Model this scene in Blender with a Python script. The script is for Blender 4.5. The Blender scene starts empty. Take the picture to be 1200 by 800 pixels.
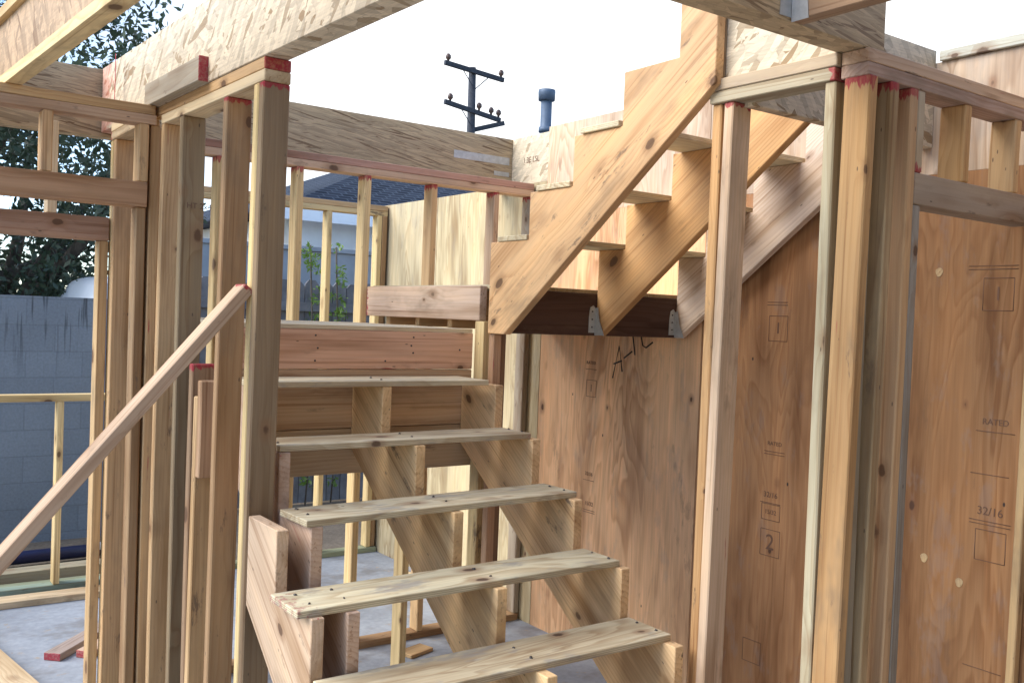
import bpy, bmesh, math, random
import numpy as np
from mathutils import Vector, Matrix
random.seed(11); rng = np.random.default_rng(5)
S = bpy.context.scene; COL = S.collection
Z0 = 1.80                       # lens height above the slab: heights below are written relative to the lens

# ------------------------------------------------------------------ node helpers
class NT:
    def __init__(s, name):
        s.m = bpy.data.materials.new(name); s.m.use_nodes = True
        s.t = s.m.node_tree; s.t.nodes.clear()
        s.out = s.t.nodes.new('ShaderNodeOutputMaterial')
        s.b = s.t.nodes.new('ShaderNodeBsdfPrincipled'); s.t.links.new(s.b.outputs[0], s.out.inputs[0])
    def link(s, a, sock):
        if hasattr(a, 'is_output') or isinstance(a, bpy.types.NodeSocket): s.t.links.new(a, sock)
        else:
            try: sock.default_value = a
            except Exception: sock.default_value = tuple(a) + (1,)
    def math(s, op, a, b=None, c=None, clamp=False):
        n = s.t.nodes.new('ShaderNodeMath'); n.operation = op; n.use_clamp = clamp
        s.link(a, n.inputs[0])
        if b is not None: s.link(b, n.inputs[1])
        if c is not None: s.link(c, n.inputs[2])
        return n.outputs[0]
    def vmath(s, op, a, b=None):
        n = s.t.nodes.new('ShaderNodeVectorMath'); n.operation = op
        s.link(a, n.inputs[0])
        if b is not None: s.link(b, n.inputs[1])
        return n.outputs['Value'] if op in ('LENGTH', 'DISTANCE', 'DOT_PRODUCT') else n.outputs[0]
    def coord(s, k='Object'):
        return s.t.nodes.new('ShaderNodeTexCoord').outputs[k]
    def mapping(s, v, scale=(1,1,1), rot=(0,0,0), loc=(0,0,0)):
        n = s.t.nodes.new('ShaderNodeMapping'); s.link(v, n.inputs[0])
        n.inputs['Scale'].default_value = scale; n.inputs['Rotation'].default_value = rot; n.inputs['Location'].default_value = loc
        return n.outputs[0]
    def noise(s, v, scale=1, detail=2, rough=.5, dist=0, col=False):
        n = s.t.nodes.new('ShaderNodeTexNoise'); s.link(v, n.inputs['Vector'])
        n.inputs['Scale'].default_value = scale; n.inputs['Detail'].default_value = detail
        n.inputs['Roughness'].default_value = rough; n.inputs['Distortion'].default_value = dist
        return n.outputs['Color'] if col else n.outputs['Fac']
    def voro(s, v, scale=1, feature='F1', out='Distance', rnd=1):
        n = s.t.nodes.new('ShaderNodeTexVoronoi'); n.feature = feature; s.link(v, n.inputs['Vector'])
        n.inputs['Scale'].default_value = scale; n.inputs['Randomness'].default_value = rnd
        return n.outputs[out]
    def ramp(s, f, stops, interp='LINEAR'):
        n = s.t.nodes.new('ShaderNodeValToRGB'); s.link(f, n.inputs[0]); r = n.color_ramp; r.interpolation = interp
        while len(r.elements) < len(stops): r.elements.new(.5)
        for e, (p, c) in zip(r.elements, stops):
            e.position = p; e.color = (c, c, c, 1) if isinstance(c, (int, float)) else tuple(c) + (1,)
        return n.outputs[0]
    def mix(s, f, a, b, blend='MIX'):
        n = s.t.nodes.new('ShaderNodeMix'); n.data_type = 'RGBA'; n.blend_type = blend
        s.link(f, n.inputs[0])
        for v, k in ((a, 6), (b, 7)):
            if isinstance(v, tuple) and len(v) == 3: v = v + (1,)
            s.link(v, n.inputs[k])
        return n.outputs[2]
    def sep(s, v):
        n = s.t.nodes.new('ShaderNodeSeparateXYZ'); s.link(v, n.inputs[0]); return n.outputs
    def comb(s, x, y, z):
        n = s.t.nodes.new('ShaderNodeCombineXYZ')
        for i, a in enumerate((x, y, z)): s.link(a, n.inputs[i])
        return n.outputs[0]
    def info(s, k):
        return s.t.nodes.new('ShaderNodeObjectInfo').outputs[k]
    def attr(s, name):
        n = s.t.nodes.new('ShaderNodeAttribute'); n.attribute_name = name; return n.outputs['Fac']
    def bump(s, h, strength=.3, dist=.01):
        n = s.t.nodes.new('ShaderNodeBump'); n.inputs['Strength'].default_value = strength; n.inputs['Distance'].default_value = dist
        s.link(h, n.inputs['Height']); s.t.links.new(n.outputs[0], s.b.inputs['Normal'])
    def done(s, col, rough=.7, metal=0, spec=.3):
        if isinstance(col, tuple) and len(col) == 3: col = col + (1,)
        s.link(col, s.b.inputs['Base Color']); s.link(rough, s.b.inputs['Roughness'])
        s.b.inputs['Metallic'].default_value = metal; s.b.inputs['Specular IOR Level'].default_value = spec
        return s.m

def sstep(n, x, a, b):
    k = n.t.nodes.new('ShaderNodeMapRange'); k.interpolation_type = 'SMOOTHSTEP'; n.link(x, k.inputs[0])
    k.inputs[1].default_value = a; k.inputs[2].default_value = b
    return k.outputs[0]

def shifted(n):
    p = n.coord(); r = n.info('Random')
    off = n.comb(n.math('MULTIPLY', r, 61.7), n.math('MULTIPLY', r, 37.3), n.math('MULTIPLY', r, 23.1))
    return p, r, n.vmath('ADD', p, off)

def knots(n, q, sx, sy, r0, r1):
    """true distance to knot axes scattered along a board: returns dark factor"""
    sc = (sx, sy, sy)
    v = n.t.nodes.new('ShaderNodeTexVoronoi'); v.inputs['Scale'].default_value = 1
    qs = n.vmath('MULTIPLY', q, sc); n.link(qs, v.inputs['Vector'])
    d = n.vmath('SUBTRACT', n.vmath('DIVIDE', v.outputs['Position'], sc), q)
    d = n.vmath('MULTIPLY', d, (.6, 1, 1))
    w = n.math('MULTIPLY', n.math('SUBTRACT', n.noise(q, 60, 2), .5), .006)
    L = n.math('ADD', n.vmath('LENGTH', d), w)
    rr = n.math('MULTIPLY_ADD', n.sep(v.outputs['Color'])[0], r1 - r0, r0)
    return n.math('DIVIDE', L, rr)

def make_lumber():
    n = NT('lumber'); p, r, q = shifted(n)
    base = n.info('Color'); x, y, z = n.sep(p)[0:3]
    kd = knots(n, q, 2.9, 9, .006, .022)
    # growth rings round a pith that lies off the board
    dis = n.math('MULTIPLY', n.math('SUBTRACT', n.noise(n.mapping(q, (1.1, 7, 7)), 1, 2), .5), .055)
    kb = n.math('MULTIPLY', n.math('SUBTRACT', 1, sstep(n, kd, .6, 4.0)), .012)
    py = n.math('ADD', n.math('ADD', y, n.math('MULTIPLY_ADD', r, .30, -.15)), n.math('MULTIPLY', x, n.math('MULTIPLY_ADD', r, .03, -.012)))
    pz = n.math('ADD', z, n.math('MULTIPLY_ADD', n.math('FRACT', n.math('MULTIPLY', r, 7.31)), .14, .025))
    rad = n.math('SQRT', n.math('ADD', n.math('MULTIPLY', py, py), n.math('MULTIPLY', pz, pz)))
    rad = n.math('ADD', n.math('ADD', rad, dis), kb)
    ring = n.math('FRACT', n.math('MULTIPLY', rad, 72))
    ring = n.math('MULTIPLY', n.math('POWER', ring, 2.2), sstep(n, n.math('MULTIPLY', n.math('SUBTRACT', 1, ring), 8), 0, 1))
    fine = n.noise(n.mapping(q, (4, 190, 190)), 1, 3, .6)
    broad = n.noise(n.mapping(q, (.9, 9, 9)), 1, 3, .55)
    ramp_ = n.ramp(n.noise(n.mapping(q, (.7, 5, 5), loc=(2, 8, 1)), 1, 2), [(.32, .10), (.68, .58)])
    c = n.mix(n.math('MULTIPLY', ring, ramp_), base, (.56, .36, .22), 'MULTIPLY')
    c = n.mix(1, c, n.ramp(fine, [(.25, .90), (.75, 1.07)]), 'MULTIPLY')
    c = n.mix(1, c, n.ramp(broad, [(.28, (.60, .51, .41)), (.5, (1, 1, 1)), (.76, (1.22, 1.18, 1.08))]), 'MULTIPLY')
    stk = n.noise(n.mapping(q, (.8, 75, 75), loc=(4, 4, 4)), 1, 2, .5)
    c = n.mix(n.math('MULTIPLY', sstep(n, stk, .60, .70), .55), c, (.55, .42, .32), 'MULTIPLY')
    # grey weather stain and dirt, stronger on some boards
    st = n.noise(n.mapping(q, (2.1, 6, 6), loc=(3, 9, 4)), 1, 4, .65)
    stf = n.math('MULTIPLY', sstep(n, st, .50, .72), n.math('MULTIPLY_ADD', n.math('FRACT', n.math('MULTIPLY', r, 13.7)), .55, .1))
    c = n.mix(stf, c, (.19, .135, .085))
    bl = n.noise(n.mapping(q, (5, 16, 16), loc=(1, 4, 7)), 1, 5, .7)
    c = n.mix(n.math('MULTIPLY', sstep(n, bl, .60, .70), n.math('MULTIPLY_ADD', n.math('FRACT', n.math('MULTIPLY', r, 5.3)), .7, .15)), c, (.12, .085, .06))
    # scuffs, nail heads, pitch specks
    sp = n.voro(n.mapping(q, (7, 22, 22)), 1); spc = n.math('SUBTRACT', 1, sstep(n, sp, .04, .065))
    c = n.mix(n.math('MULTIPLY', spc, .75), c, (.06, .045, .035))
    halo = n.math('SUBTRACT', 1, sstep(n, kd, .9, 2.3))
    c = n.mix(n.math('MULTIPLY', halo, .45), c, (.24, .12, .055))
    core = n.math('SUBTRACT', 1, sstep(n, kd, .75, 1.05))
    c = n.mix(n.math('MULTIPLY', core, .8), c, (.095, .048, .026))
    pa = n.attr('paint')
    pm = sstep(n, n.math('ADD', pa, n.math('MULTIPLY', n.math('SUBTRACT', n.noise(n.mapping(q, (4, 60, 60)), 1, 3), .5), 1.9)), .42, .55)
    pvr = n.ramp(n.noise(n.mapping(q, (20, 90, 90)), 1, 4, .7), [(.3, .45), (.6, .95)])
    c = n.mix(n.math('MULTIPLY', pm, pvr), c, (.34, .020, .040))
    n.bump(n.math('ADD', n.math('MULTIPLY', fine, .6), n.math('MULTIPLY', ring, -.4)), .25, .0015)
    return n.done(c, n.math('MULTIPLY_ADD', fine, .2, .58), spec=.25)

def make_ply(name, kx, ky, k0, k1, smudge):
    n = NT(name); p, r, q = shifted(n); base = n.info('Color')
    w = n.noise(n.mapping(q, (.8, 4.6, 4.6)), 1, 3, .5, .5)
    g = n.math('FRACT', n.math('MULTIPLY', w, 13)); g = n.math('MULTIPLY', n.math('POWER', g, 1.6), sstep(n, n.math('SUBTRACT', 1, g), 0, .2))
    amp = n.ramp(n.noise(n.mapping(q, (.4, 3, 3), loc=(7, 1, 2)), 1, 2), [(.35, .15), (.7, 1)])
    fine = n.noise(n.mapping(q, (3, 120, 120)), 1, 3, .6)
    broad = n.noise(n.mapping(q, (.8, 5, 5)), 1, 4, .6)
    c = n.mix(n.math('MULTIPLY', n.math('MULTIPLY', g, amp), .85), base, (.50, .34, .22), 'MULTIPLY')
    c = n.mix(1, c, n.ramp(fine, [(.25, .84), (.75, 1.10)]), 'MULTIPLY')
    c = n.mix(1, c, n.ramp(broad, [(.28, (.52, .44, .38)), (.5, (1, 1, 1)), (.72, (1.30, 1.24, 1.15))]), 'MULTIPLY')
    bl = n.noise(n.mapping(q, (4, 13, 13), loc=(1, 4, 7)), 1, 5, .7)
    c = n.mix(n.math('MULTIPLY', sstep(n, bl, .60, .70), .35), c, (.17, .10, .06))
    kd = knots(n, q, kx, ky, k0, k1)
    sm = n.noise(n.mapping(q, (3.5, 9, 9), loc=(9, 2, 5)), 1, 4, .7)
    c = n.mix(n.math('MULTIPLY', sstep(n, sm, .54, .66), smudge), c, (.25, .24, .23))
    c = n.mix(n.math('MULTIPLY', n.math('SUBTRACT', 1, sstep(n, kd, .8, 2.4)), .5), c, (.22, .10, .05))
    c = n.mix(n.math('MULTIPLY', n.math('SUBTRACT', 1, sstep(n, kd, .6, 1.0)), .85), c, (.07, .035, .022))
    sp = n.voro(n.mapping(q, (3.3, 6, 6)), 1); c = n.mix(n.math('SUBTRACT', 1, sstep(n, sp, .018, .035)), c, (.05, .035, .03))
    # glue lines on the cut edge: thin local Z
    zz = n.math('FRACT', n.math('MULTIPLY', n.sep(p)[2], 170))
    nz = n.math('ABSOLUTE', n.sep(n.coord('Normal'))[2])
    edge = n.math('MULTIPLY', n.math('LESS_THAN', nz, .5), n.math('GREATER_THAN', zz, .6))
    c = n.mix(n.math('MULTIPLY', edge, .5), c, (.22, .15, .09))
    pa = n.attr('paint')
    pm = sstep(n, n.math('ADD', pa, n.math('MULTIPLY', n.math('SUBTRACT', n.noise(q, 45, 4, .7), .5), 1.6)), .50, .62)
    c = n.mix(n.math('MULTIPLY', pm, .55), c, (.30, .05, .07))
    n.bump(n.math('ADD', fine, n.math('MULTIPLY', g, -.5)), .2, .0012)
    return n.done(c, .7, spec=.25)

def make_osb(name, sx, sy, bright, dark, tilt, warp=.03):
    n = NT(name); p, r, q = shifted(n)
    wv = n.vmath('SUBTRACT', n.noise(q, 4, 2, col=True), (.5, .5, .5))
    q = n.vmath('ADD', q, n.vmath('MULTIPLY', wv, (warp, warp, warp)))
    lay = []
    for i, a in enumerate((0.15, -tilt, tilt * .6, tilt * 1.7)):
        qq = n.mapping(q, (sx, sy, sy), loc=(i * 5.1, i * 3.7, i))
        # turn first, then stretch along the strand
        qq = n.mapping(n.mapping(q, (1, 1, 1), rot=(0, 0, a)), (sx, sy, sy * .3), loc=(i * 5.1, i * 3.7, i))
        v = n.t.nodes.new('ShaderNodeTexVoronoi'); v.inputs['Scale'].default_value = 1; n.link(qq, v.inputs['Vector'])
        e = n.voro(qq, 1, 'DISTANCE_TO_EDGE')
        lay.append((n.sep(v.outputs['Color']), e))
    val, edge = lay[0][0][0], lay[0][1]
    for i in (1, 2, 3):
        pick = n.math('GREATER_THAN', lay[i][0][1], .52)
        val = n.mix(pick, val, lay[i][0][0]); edge = n.mix(pick, edge, lay[i][1])
    c = n.ramp(val, [(0, dark), (.14, tuple(.74 * b for b in bright)), (.6, bright), (1, tuple(min(.85, 1.12 * b) for b in bright))])
    fine = n.noise(n.mapping(q, (9, 150, 150)), 1, 3, .6)
    c = n.mix(1, c, n.ramp(fine, [(.25, .82), (.75, 1.1)]), 'MULTIPLY')
    ed = n.math('SUBTRACT', 1, sstep(n, edge, 0, .05))
    c = n.mix(n.math('MULTIPLY', ed, .22), c, (.18, .11, .055))
    fl = n.noise(n.mapping(q, (18, 95, 95), loc=(5, 2, 2)), 1, 4, .7)
    c = n.mix(n.math('MULTIPLY', sstep(n, fl, .62, .72), .6), c, dark)
    pa = n.attr('paint')
    pm = sstep(n, n.math('ADD', pa, n.math('MULTIPLY', n.math('SUBTRACT', n.noise(q, 30, 3), .5), .8)), .5, .62)
    c = n.mix(n.math('MULTIPLY', pm, .38), c, (.62, .10, .09))
    n.bump(n.math('ADD', val, n.math('MULTIPLY', ed, -.5)), .18, .002)
    return n.done(c, .6, spec=.3)

def simple(name, col, rough=.6, metal=0, spec=.4, var=.25, scale=8):
    n = NT(name); p, r, q = shifted(n)
    f = n.noise(q, scale, 4, .6)
    c = n.mix(1, col, n.ramp(f, [(.25, 1 - var), (.75, 1 + var * .6)]), 'MULTIPLY')
    n.bump(f, .1, .003)
    return n.done(c, rough, metal, spec)

M = {}
M['lumber'] = make_lumber(); M['ply'] = make_ply('plywood_veneer', 3.0, 5.5, .006, .016, .2); M['treadply'] = make_ply('rough_veneer', 3.4, 8, .008, .022, .6)
M['osb'] = make_osb('oriented_strand_face', 11, 46, (.68, .57, .40), (.33, .22, .11), .5, .015)
M['osbweb'] = make_osb('strand_web_face', 9, 40, (.50, .34, .20), (.24, .14, .07), 1.3, .02)
M['psl'] = make_osb('parallel_strand_face', 5, 130, (.52, .39, .23), (.20, .12, .06), .10, .012)
M['galv'] = simple('galvanised_steel', (.52, .53, .52), .55, .6, .5, .2, 40)
M['ink'] = simple('stamp_ink', (.17, .09, .055), .8)
M['pen'] = simple('marker_ink', (.02, .018, .018), .7)
M['redpaint'] = simple('red_paint', (.45, .02, .03), .7)
M['nail'] = simple('nail_steel', (.08, .07, .065), .5, .6)

n = NT('poured_concrete'); q = n.coord()
f1 = n.noise(q, 1.3, 5, .6); f2 = n.noise(q, 30, 4, .6); f3 = n.noise(q, 4, 3, .55)
c = n.mix(1, (.33, .36, .40), n.ramp(f1, [(.3, .70), (.7, 1.15)]), 'MULTIPLY')
c = n.mix(1, c, n.ramp(f2, [(.3, .85), (.7, 1.08)]), 'MULTIPLY')
c = n.mix(n.math('MULTIPLY', sstep(n, f3, .52, .70), .55), c, (.16, .145, .13))
sd_ = n.noise(q, 14, 5, .75); c = n.mix(n.math('MULTIPLY', sstep(n, sd_, .58, .70), .6), c, (.38, .29, .18))
sk_ = n.voro(q, 9); c = n.mix(n.math('SUBTRACT', 1, sstep(n, sk_, .03, .05)), c, (.30, .20, .11))
n.bump(f2, .2, .004); M['concrete'] = n.done(c, .75)
n = NT('bare_soil'); q = n.coord(); f = n.noise(q, 2, 6, .65); g = n.noise(q, 40, 3)
c = n.mix(1, n.ramp(f, [(.3, (.14, .11, .08)), (.7, (.27, .22, .16))]), n.ramp(g, [(.3, .75), (.7, 1.1)]), 'MULTIPLY'); n.bump(g, .5, .02); M['soil'] = n.done(c, .95)
n = NT('painted_block'); q = n.coord(); f1 = n.noise(q, .8, 4); f2 = n.noise(q, 55, 4, .6)
X = n.sep(q)
xz = n.comb(X[0], X[2], 0)
br = n.t.nodes.new('ShaderNodeTexBrick'); n.link(xz, br.inputs['Vector'])
for k, v in (('Scale', 1), ('Mortar Size', .006), ('Mortar Smooth', .5), ('Brick Width', .40), ('Row Height', .20), ('Bias', 0)): br.inputs[k].default_value = v
br.inputs['Color1'].default_value = (.95, .95, .95, 1); br.inputs['Color2'].default_value = (1.05, 1.05, 1.05, 1); br.inputs['Mortar'].default_value = (.87, .87, .87, 1)
c = n.mix(1, (.225, .26, .295), br.outputs['Color'], 'MULTIPLY')
c = n.mix(1, c, n.ramp(f1, [(.3, .82), (.7, 1.12)]), 'MULTIPLY'); c = n.mix(1, c, n.ramp(f2, [(.3, .86), (.7, 1.08)]), 'MULTIPLY')
dr = n.noise(n.mapping(q, (14, 1, .8)), 1, 3, .7); top = sstep(n, X[2], -.75, .0)
c = n.mix(n.math('MULTIPLY', n.math('MULTIPLY', sstep(n, dr, .54, .62), top), .75), c, (.045, .05, .055))
n.bump(n.math('SUBTRACT', f2, n.math('MULTIPLY', br.outputs['Fac'], 1.5)), .35, .006); M['block'] = n.done(c, .85)
n = NT('tree_bark'); q = n.coord(); f = n.noise(n.mapping(q, (9, 9, 2)), 1, 5, .65)
n.bump(f, .8, .03); M['bark'] = n.done(n.ramp(f, [(.3, (.035, .028, .022)), (.7, (.16, .13, .10))]), .9)
def leafmat(name, a, b):
    n = NT(name); f = n.noise(n.coord(), 1.4, 3, .6); g = n.noise(n.coord(), 14, 2)
    c = n.mix(g, a, b); c = n.mix(1, c, n.ramp(f, [(.35, .6), (.7, 1.25)]), 'MULTIPLY')
    tr = n.t.nodes.new('ShaderNodeBsdfTranslucent'); n.link(c, tr.inputs[0])
    mx = n.t.nodes.new('ShaderNodeMixShader'); mx.inputs[0].default_value = .3
    m = n.done(c, .42, spec=.45)
    n.t.links.new(n.b.outputs[0], mx.inputs[1]); n.t.links.new(tr.outputs[0], mx.inputs[2]); n.t.links.new(mx.outputs[0], n.out.inputs[0])
    return m
M['leaf'] = leafmat('dark_leaf', (.038, .066, .042), (.11, .15, .09)); M['vine'] = leafmat('vine_leaf', (.10, .20, .03), (.22, .34, .05))
n = NT('asphalt_shingle'); q = n.coord(); X = n.sep(q)
br = n.t.nodes.new('ShaderNodeTexBrick'); n.link(n.comb(X[0], X[1], 0), br.inputs['Vector'])
for k, v in (('Scale', 1), ('Mortar Size', .012), ('Brick Width', .22), ('Row Height', .10)): br.inputs[k].default_value = v
br.inputs['Color1'].default_value = (.018, .024, .036, 1); br.inputs['Color2'].default_value = (.04, .05, .07, 1); br.inputs['Mortar'].default_value = (.075, .09, .115, 1)
M['shingle'] = n.done(br.outputs['Color'], .95, spec=.05)
M['stucco'] = simple('pale_stucco', (.80, .81, .80), .85, var=.12, scale=3); M['fascia'] = simple('white_fascia', (.78, .79, .80), .6, var=.06)
M['bouncewall'] = simple('warm_bounce_stucco', (.52, .41, .28), .85, var=.15, scale=4); M['greywall'] = simple('grey_render', (.34, .37, .40), .85, var=.2, scale=4)  # the cream tone is for the added wing, chosen to bounce warm light
M['fence'] = simple('weathered_board', (.19, .185, .19), .85, var=.45, scale=6)
M['pole'] = simple('creosoted_pole', (.045, .05, .062), .85, var=.4, scale=12); M['ceramic'] = simple('insulator_glaze', (.10, .06, .045), .3)
M['flue'] = simple('flue_metal', (.10, .14, .20), .55, .2); M['vanpaint'] = simple('pale_paint', (.72, .76, .80), .35, var=.05); M['glass'] = simple('dark_glass', (.03, .035, .04), .08, 0, .6); M['rubber'] = simple('tyre_rubber', (.025, .025, .027), .8)
M['bluepipe'] = simple('dark_blue_plastic', (.012, .016, .06), .45); M['darkplastic'] = simple('dark_plastic_sheet', (.03, .035, .045), .35)
M['whitecap'] = simple('white_plastic', (.75, .78, .8), .4)

FIR = (.60, .40, .205); PINK = (.58, .405, .27); YEL = (.70, .53, .27); PALE = (.68, .54, .34); BRN = (.39, .25, .13)
DRK = (.27, .175, .10); GREY = (.42, .35, .26); GRN = (.30, .33, .22); ORG = (.53, .315, .145); WHITE = (.62, .52, .44)

# ------------------------------------------------------------------ object helpers
def up(v): return Vector((v[0], v[1], v[2] + Z0))
def new(name, me, mat, parent=None, color=None):
    o = bpy.data.objects.new(name, me); COL.objects.link(o)
    if mat is not None and not me.materials: me.materials.append(mat)
    if color: o.color = tuple(color) + (1,)
    if parent: o.parent = parent
    return o
def place(o, M4, parent):
    o.matrix_basis = Matrix.Translation(-(Vector(parent['base']) if parent else Vector((0, 0, 0)))) @ M4 if parent else M4
BASE = {}
def thing(name, label, cat, loc, group=None):
    o = bpy.data.objects.new(name, None); COL.objects.link(o); o.empty_display_size = .1
    o.location = up(loc); BASE[o] = o.location.copy()
    return tag(o, label, cat, group)
def tag(o, label, cat, group=None):
    o['label'] = label; o['category'] = cat; o['kind'] = 'thing'
    if group: o['group'] = group
    return o
WORLD = {}
def seat(o, M4, parent):
    """put o at world matrix M4 under parent"""
    WORLD[o] = M4
    if parent is None: o.matrix_basis = M4
    else:
        pm = WORLD.get(parent) or Matrix.Translation(BASE[parent])
        o.matrix_basis = pm.inverted() @ M4
def vary(c, a=.10):
    k = 1 + random.uniform(-a, a); return tuple(max(.02, min(.85, v * k * (1 + random.uniform(-.015, .015)))) for v in c)

def box_mesh(L, W, T, bevel=.0025, paint=(0, 0), bow=0, seg=1, plen=.03):
    bm = bmesh.new(); lay = bm.verts.layers.float.new('paint')
    xs = [(-.5 + i / seg) * L for i in range(seg + 1)]
    pv = [0.] * len(xs)
    if paint[0]: xs = [xs[0], xs[0] + plen] + xs[1:]; pv = [float(paint[0]), 0.] + pv[1:]
    if paint[1]: xs = xs[:-1] + [xs[-1] - plen, xs[-1]]; pv = pv[:-1] + [0., float(paint[1])]
    ph = random.uniform(0, 6.3); rings = []
    for x, pp in zip(xs, pv):
        t = x / L
        by = 1.0 * bow * math.cos(math.pi * t) * math.cos(ph); bz = bow * math.cos(math.pi * t) * math.sin(ph)
        r = []
        for sy, sz in ((-1, -1), (1, -1), (1, 1), (-1, 1)):
            v = bm.verts.new((x, sy * W / 2 + by, sz * T / 2 + bz)); v[lay] = pp; r.append(v)
        rings.append(r)
    for a, b in zip(rings, rings[1:]):
        for i in range(4): bm.faces.new((a[i], b[i], b[(i + 1) % 4], a[(i + 1) % 4]))
    bm.faces.new(rings[0]); bm.faces.new(rings[-1][::-1])
    bmesh.ops.recalc_face_normals(bm, faces=bm.faces)
    if bevel:
        es = [e for e in bm.edges if len(e.link_faces) == 2 and e.calc_face_angle() > .6]
        bmesh.ops.bevel(bm, geom=es, offset=bevel, segments=1, affect='EDGES', profile=.5)
    me = bpy.data.meshes.new('board'); bm.to_mesh(me); bm.free(); return me

def board(name, lo, hi, parent=None, color=FIR, mat='lumber', paint=(0, 0), bow=0, bevel=.0025, yaw=0, pitch=0, long=None, plen=.03, seg=None, roll=0):
    """a board between two corners (x, y, z); paint reddens the low / high end of its long axis"""
    lo, hi = Vector(lo), Vector(hi); s = hi - lo; c = up((lo + hi) / 2)
    order = sorted(range(3), key=lambda i: -s[i])
    if long is not None: order.remove(long); order.insert(0, long)
    a, b, t = order
    R = Matrix.Identity(3)
    cols = [Vector((0, 0, 0)) for _ in range(3)]
    cols[0][a] = 1; cols[1][b] = 1; cols[2] = cols[0].cross(cols[1])
    R = Matrix(cols).transposed()
    if bow: bevel = .004; roll += random.uniform(-.012, .012); yaw += random.uniform(-.004, .004)
    rot = Matrix.Rotation(yaw, 3, 'Z') @ Matrix.Rotation(pitch, 3, 'Y') @ Matrix.Rotation(roll, 3, 'X')
    me = box_mesh(s[a], s[b], s[t], bevel, paint, bow, seg or (6 if bow else 1), plen)
    o = new(name, me, M[mat], parent, vary(color) if color else None)
    seat(o, Matrix.Translation(c) @ (rot @ R).to_4x4(), parent); return o

def beam_between(name, A, B, W, T, parent=None, color=FIR, mat='lumber', upv=(0, 0, 1), paint=(0, 0), bevel=.0025, plen=.03, cut=None):
    """a stick from A to B, W wide along the direction nearest upv, T thick"""
    A, B = up(A), up(B); x = (B - A).normalized(); u = Vector(upv); y = (u - x * u.dot(x)).normalized(); z = x.cross(y)
    me = box_mesh((B - A).length, W, T, bevel, paint, 0, 1, plen)
    o = new(name, me, M[mat], parent, vary(color))
    R = Matrix((x, y, z)).transposed().to_4x4()
    seat(o, Matrix.Translation((A + B) / 2) @ R, parent); return o

def plate(name, poly, axis, a, b, parent=None, color=None, mat='lumber', longv=None, bevel=.0025):
    """a profile extruded along a world axis. poly in the two other axes (in order)."""
    P = []
    for u, v in poly:
        for w in (a, b):
            p = [0, 0, 0]; k = [i for i in range(3) if i != axis]; p[k[0]] = u; p[k[1]] = v; p[axis] = w; P.append(up(p))
    c = sum(P, Vector()) / len(P)
    x = Vector(longv or (0, 1, 0)).normalized(); z = Vector((0, 0, 0)); z[axis] = 1; y = z.cross(x)
    R = Matrix((x, y, z)).transposed(); Ri = R.inverted()
    bm = bmesh.new(); bm.verts.layers.float.new('paint'); vs = [bm.verts.new(Ri @ (p - c)) for p in P]; n_ = len(poly)
    bm.faces.new([vs[2 * i] for i in range(n_)]); bm.faces.new([vs[2 * i + 1] for i in range(n_)][::-1])
    for i in range(n_):
        j = (i + 1) % n_; bm.faces.new((vs[2 * i], vs[2 * i + 1], vs[2 * j + 1], vs[2 * j]))
    bmesh.ops.recalc_face_normals(bm, faces=bm.faces)
    if bevel: bmesh.ops.bevel(bm, geom=[e for e in bm.edges if e.calc_face_angle() > .3], offset=bevel, segments=1, affect='EDGES')
    me = bpy.data.meshes.new(name); bm.to_mesh(me); bm.free()
    o = new(name, me, M[mat], parent, vary(color) if color else None)
    seat(o, Matrix.Translation(c) @ R.to_4x4(), parent); return o

def tube_mesh(paths, sides=8):
    """paths: list of [(x,y,z,r),...] -> one mesh (z relative to lens)"""
    V, F = [], []
    for path in paths:
        base = len(V); pts = [up(p[:3]) for p in path]
        for i, p in enumerate(pts):
            d = (pts[min(i + 1, len(pts) - 1)] - pts[max(i - 1, 0)]).normalized()
            a = d.orthogonal().normalized(); b = d.cross(a)
            for k in range(sides):
                t = 2 * math.pi * k / sides; V.append(p + (a * math.cos(t) + b * math.sin(t)) * path[i][3])
        for i in range(len(pts) - 1):
            for k in range(sides):
                k2 = (k + 1) % sides; F.append((base + i * sides + k, base + i * sides + k2, base + (i + 1) * sides + k2, base + (i + 1) * sides + k))
        F.append(tuple(base + k for k in range(sides))[::-1]); F.append(tuple(base + (len(pts) - 1) * sides + k for k in range(sides)))
    return V, F
def mesh_at(name, V, F, mat, parent, smooth=False, origin=None, color=None):
    o0 = Vector(origin) if origin is not None else (BASE[parent] if parent in BASE else (WORLD[parent].translation if parent else sum((Vector(v) for v in V), Vector()) / len(V)))
    me = bpy.data.meshes.new(name); me.from_pydata([tuple(Vector(v) - o0) for v in V], [], F); me.update()
    if smooth: me.polygons.foreach_set('use_smooth', [True] * len(me.polygons))
    o = new(name, me, M[mat], parent, color); seat(o, Matrix.Translation(o0), parent); return o
def tubes(name, paths, mat, parent=None, sides=8, smooth=True):
    V, F = tube_mesh(paths, sides); return mesh_at(name, V, F, mat, parent, smooth)

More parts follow.
